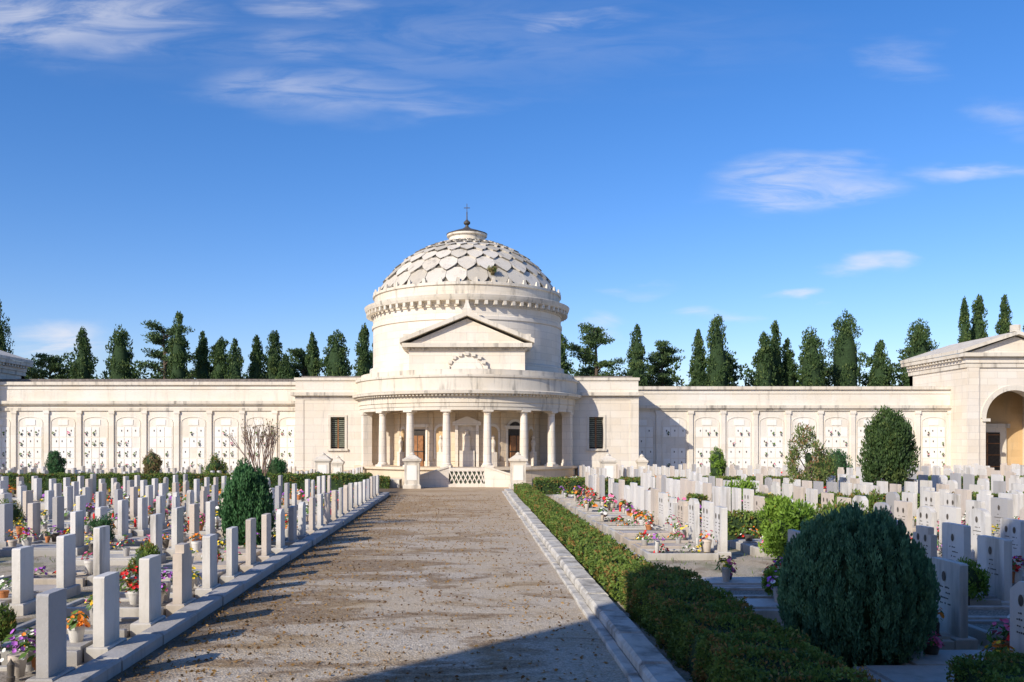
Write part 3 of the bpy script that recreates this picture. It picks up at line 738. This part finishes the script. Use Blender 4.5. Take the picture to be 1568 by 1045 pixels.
def hedge(name, x0, x1, y0, y1, h, leaf, dens, mat=None):
    root = empty(name); g = MB(); i = .05
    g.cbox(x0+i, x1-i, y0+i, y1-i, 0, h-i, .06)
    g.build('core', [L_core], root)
    areas = [((x1-x0)*(y1-y0), 0), ((y1-y0)*h, 1), ((y1-y0)*h, 2), ((x1-x0)*h, 3), ((x1-x0)*h, 4)]
    P = []; Nn = []
    for A, k in areas:
        n = int(A*dens)+1; u = rng.random(n); v = rng.random(n)
        if k == 0: p = np.stack([x0+u*(x1-x0), y0+v*(y1-y0), np.full(n, h)], 1); nn = (0, 0, 1)
        elif k == 1: p = np.stack([np.full(n, x0), y0+u*(y1-y0), v*h], 1); nn = (-1, 0, 0)
        elif k == 2: p = np.stack([np.full(n, x1), y0+u*(y1-y0), v*h], 1); nn = (1, 0, 0)
        elif k == 3: p = np.stack([x0+u*(x1-x0), np.full(n, y0), v*h], 1); nn = (0, -1, 0)
        else: p = np.stack([x0+u*(x1-x0), np.full(n, y1), v*h], 1); nn = (0, 1, 0)
        nn = np.broadcast_to(np.array(nn, float), p.shape)
        w = .03*np.sin(p[:, 0]*5.1+p[:, 1]*3.3)+.03*np.sin(p[:, 1]*7.7+p[:, 2]*6)+.025*np.sin(p[:, 0]*13+p[:, 1]*11.3+p[:, 2]*9)
        p = p+nn*(w[:, None]-.02+rng.normal(size=(n, 1))*.02-np.abs(rng.normal(size=(n, 1)))*.015)
        P.append(p); Nn.append(nn)
    P = np.concatenate(P); Nn = np.concatenate(Nn); N = len(P)
    U = Nn*.5+rng.normal(size=(N, 3))*.7+np.array([0, 0, .3])
    leaves('foliage', P, U, leaf*rng.uniform(.7, 1.3, N), leaf*.5*rng.uniform(.7, 1.3, N), mat or L_hedge, root)
hedge('box_hedge', 2.28, 3.2, 7.2, 13.7, .56, .022, 3200)
hedge('box_hedge', 2.25, 2.95, 13.9, 44, .46, .035, 1100)
hedge('box_hedge', 4.35, 7.5, 7.3, 8.3, .5, .022, 2600)
for a in ((-34, -4.6, 43.6, 44.4, .95), (3.2, 9.5, 43.2, 44.0, .7), (11, 34, 43.6, 44.5, .8), (7.2, 12.5, 29.2, 30.0, .75), (13.5, 26, 29.4, 30.1, .75), (5.9, 9.8, 22.0, 22.7, .7), (-9.5, -4.2, 49, 50, .6), (3.6, 7.5, 47.5, 48.6, .6), (8.2, 12, 48, 49, .6)):
    hedge('box_hedge', a[0], a[1], a[2], a[3], a[4], .05, 420)

shrub('dome_weed', 1.55, DY-5.65, .6, .55, 12.75, 14, 700, .05, L_red, .8, .2, False, 0, .5)

N = 9000; xs = -3.55+5.1*rng.random(N)**1.6; ysr = 5+38*rng.random(N)**1.3
P = np.stack([xs, ysr, .012+.012*rng.random(N)], 1); U = rng.normal(size=(N, 3)); U[:, 2] *= .25
leaves('fallen_leaves', P, U, rng.uniform(.012, .035, N), rng.uniform(.008, .02, N), leafmat('dry_leaf', (.16, .08, .03), (.42, .26, .09)))
N = 30000; side = rng.random(N) < .5
xs = np.where(side, -4.3-26*rng.random(N), 3.6+24*rng.random(N)); ysr = 8+34*rng.random(N)
cl = np.sin(xs*2.1+ysr*1.3)+np.sin(xs*.9-ysr*2.2)+rng.normal(size=N)*.5 > .6
P = np.stack([xs, ysr, np.full(N, .03)], 1)[cl]; U = rng.normal(size=P.shape)*.4; U[:, 2] = 1
leaves('grass', P, U, rng.uniform(.03, .08, len(P)), .009, leafmat('grass_blade', (.08, .14, .03), (.2, .26, .07)))

# ------------------------------------------------------------------ light, sky, camera
AZ = math.radians(42); EL = math.radians(28)
d = Vector((math.sin(AZ)*math.cos(EL), math.cos(AZ)*math.cos(EL), -math.sin(EL)))
sl = bpy.data.lights.new('sun', 'SUN'); sl.energy = 5.0; sl.angle = math.radians(.5); sl.color = (1, .925, .80)
so = bpy.data.objects.new('sun', sl); COL.objects.link(so); so.rotation_euler = d.to_track_quat('-Z', 'Y').to_euler()

w = bpy.data.worlds.new('World'); scene.world = w; w.use_nodes = True
t = NT(w.node_tree); bg = w.node_tree.nodes['Background']; bg.inputs['Strength'].default_value = .15
sky = t.n('ShaderNodeTexSky', sky_type='NISHITA'); sky.sun_disc = False; sky.sun_elevation = EL; sky.sun_rotation = math.pi+AZ
sky.air_density = 1.0; sky.dust_density = .5; sky.ozone_density = 3.0
tc = t.n('ShaderNodeTexCoord'); sx = t.n('ShaderNodeSeparateXYZ'); t.l(tc.outputs['Generated'], sx.inputs[0])
yy = t.math('MAXIMUM', sx.outputs[1], .02)
u = t.math('DIVIDE', sx.outputs[0], yy); v = t.math('DIVIDE', sx.outputs[2], yy)
cx = t.n('ShaderNodeCombineXYZ'); t.l(u, cx.inputs[0]); t.l(v, cx.inputs[1])
nz = t.n('ShaderNodeTexNoise'); t.l(t.mapping(cx.outputs[0], (4, 14, 1)), nz.inputs['Vector']); nz.inputs['Scale'].default_value = 1.8; nz.inputs['Detail'].default_value = 6
wv = t.vmath('MULTIPLY', t.vmath('SUBTRACT', nz.outputs['Color'], (.5, .5, .5)).outputs[0], (.20, .06, 0)).outputs[0]
cv = t.vmath('ADD', cx.outputs[0], wv).outputs[0]
blobs = [(-.455, .462, .19, .045, .7), (-.18, .443, .07, .022, .35), (-.17, .485, .08, .012, .5), (-.17, .385, .13, .035, .42), (-.07, .375, .14, .014, .34),
         (.121, .463, .085, .012, .6), (.372, .286, .11, .028, .85), (.40, .30, .08, .012, .7), (.58, .297, .08, .012, .6), (.447, .198, .045, .013, .8), (.352, .171, .038, .006, .8),
         (.48, .42, .05, .02, .3), (.60, .36, .05, .02, .3), (-.445, .108, .06, .022, .9), (.155, .134, .032, .012, .8), (.2, .17, .04, .006, .5), (.26, .143, .03, .007, .5), (-.05, .44, .4, .06, .14)]
acc = None
for bu, bv, su, sv, st in blobs:
    q = t.vmath('MULTIPLY', t.vmath('SUBTRACT', cv, (bu, bv, 0)).outputs[0], (1/su, 1/sv, 0)).outputs[0]
    ln = t.vmath('LENGTH', q).outputs['Value']
    f = t.mr(ln, 1.35, 0, 0, st)
    acc = f if acc is None else t.math('MAXIMUM', acc, f)
wis = t.noise(t.mapping(cx.outputs[0], (5, 27, 1)), 1.4, 8, .62, .8)
cm = t.math('MULTIPLY', acc, t.mr(wis, .30, .65, .05, 1))
hs = t.n('ShaderNodeHueSaturation'); hs.inputs['Saturation'].default_value = 1.3; hs.inputs['Value'].default_value = 1.0; t.l(sky.outputs[0], hs.inputs['Color'])
tint = t.mix(1.0, hs.outputs[0], (1.0, .93, 1.13), 'MULTIPLY')
col = t.mix(t.math('MULTIPLY', cm, .85), tint, (5.7, 5.7, 6.1))
t.l(col, bg.inputs['Color'])

cam = bpy.data.cameras.new('camera'); co = bpy.data.objects.new('camera', cam); COL.objects.link(co)
co.location = (0, 0, 2.4); co.rotation_euler = (pi/2, 0, 0)
cam.sensor_width = 36; cam.lens = 1400/1568*36; cam.shift_x = 69/1568; cam.shift_y = 157.5/1568; cam.clip_end = 5000; cam.clip_start = .1
scene.camera = co
scene.view_settings.view_transform = 'Standard'; scene.view_settings.look = 'None'; scene.view_settings.exposure = 0
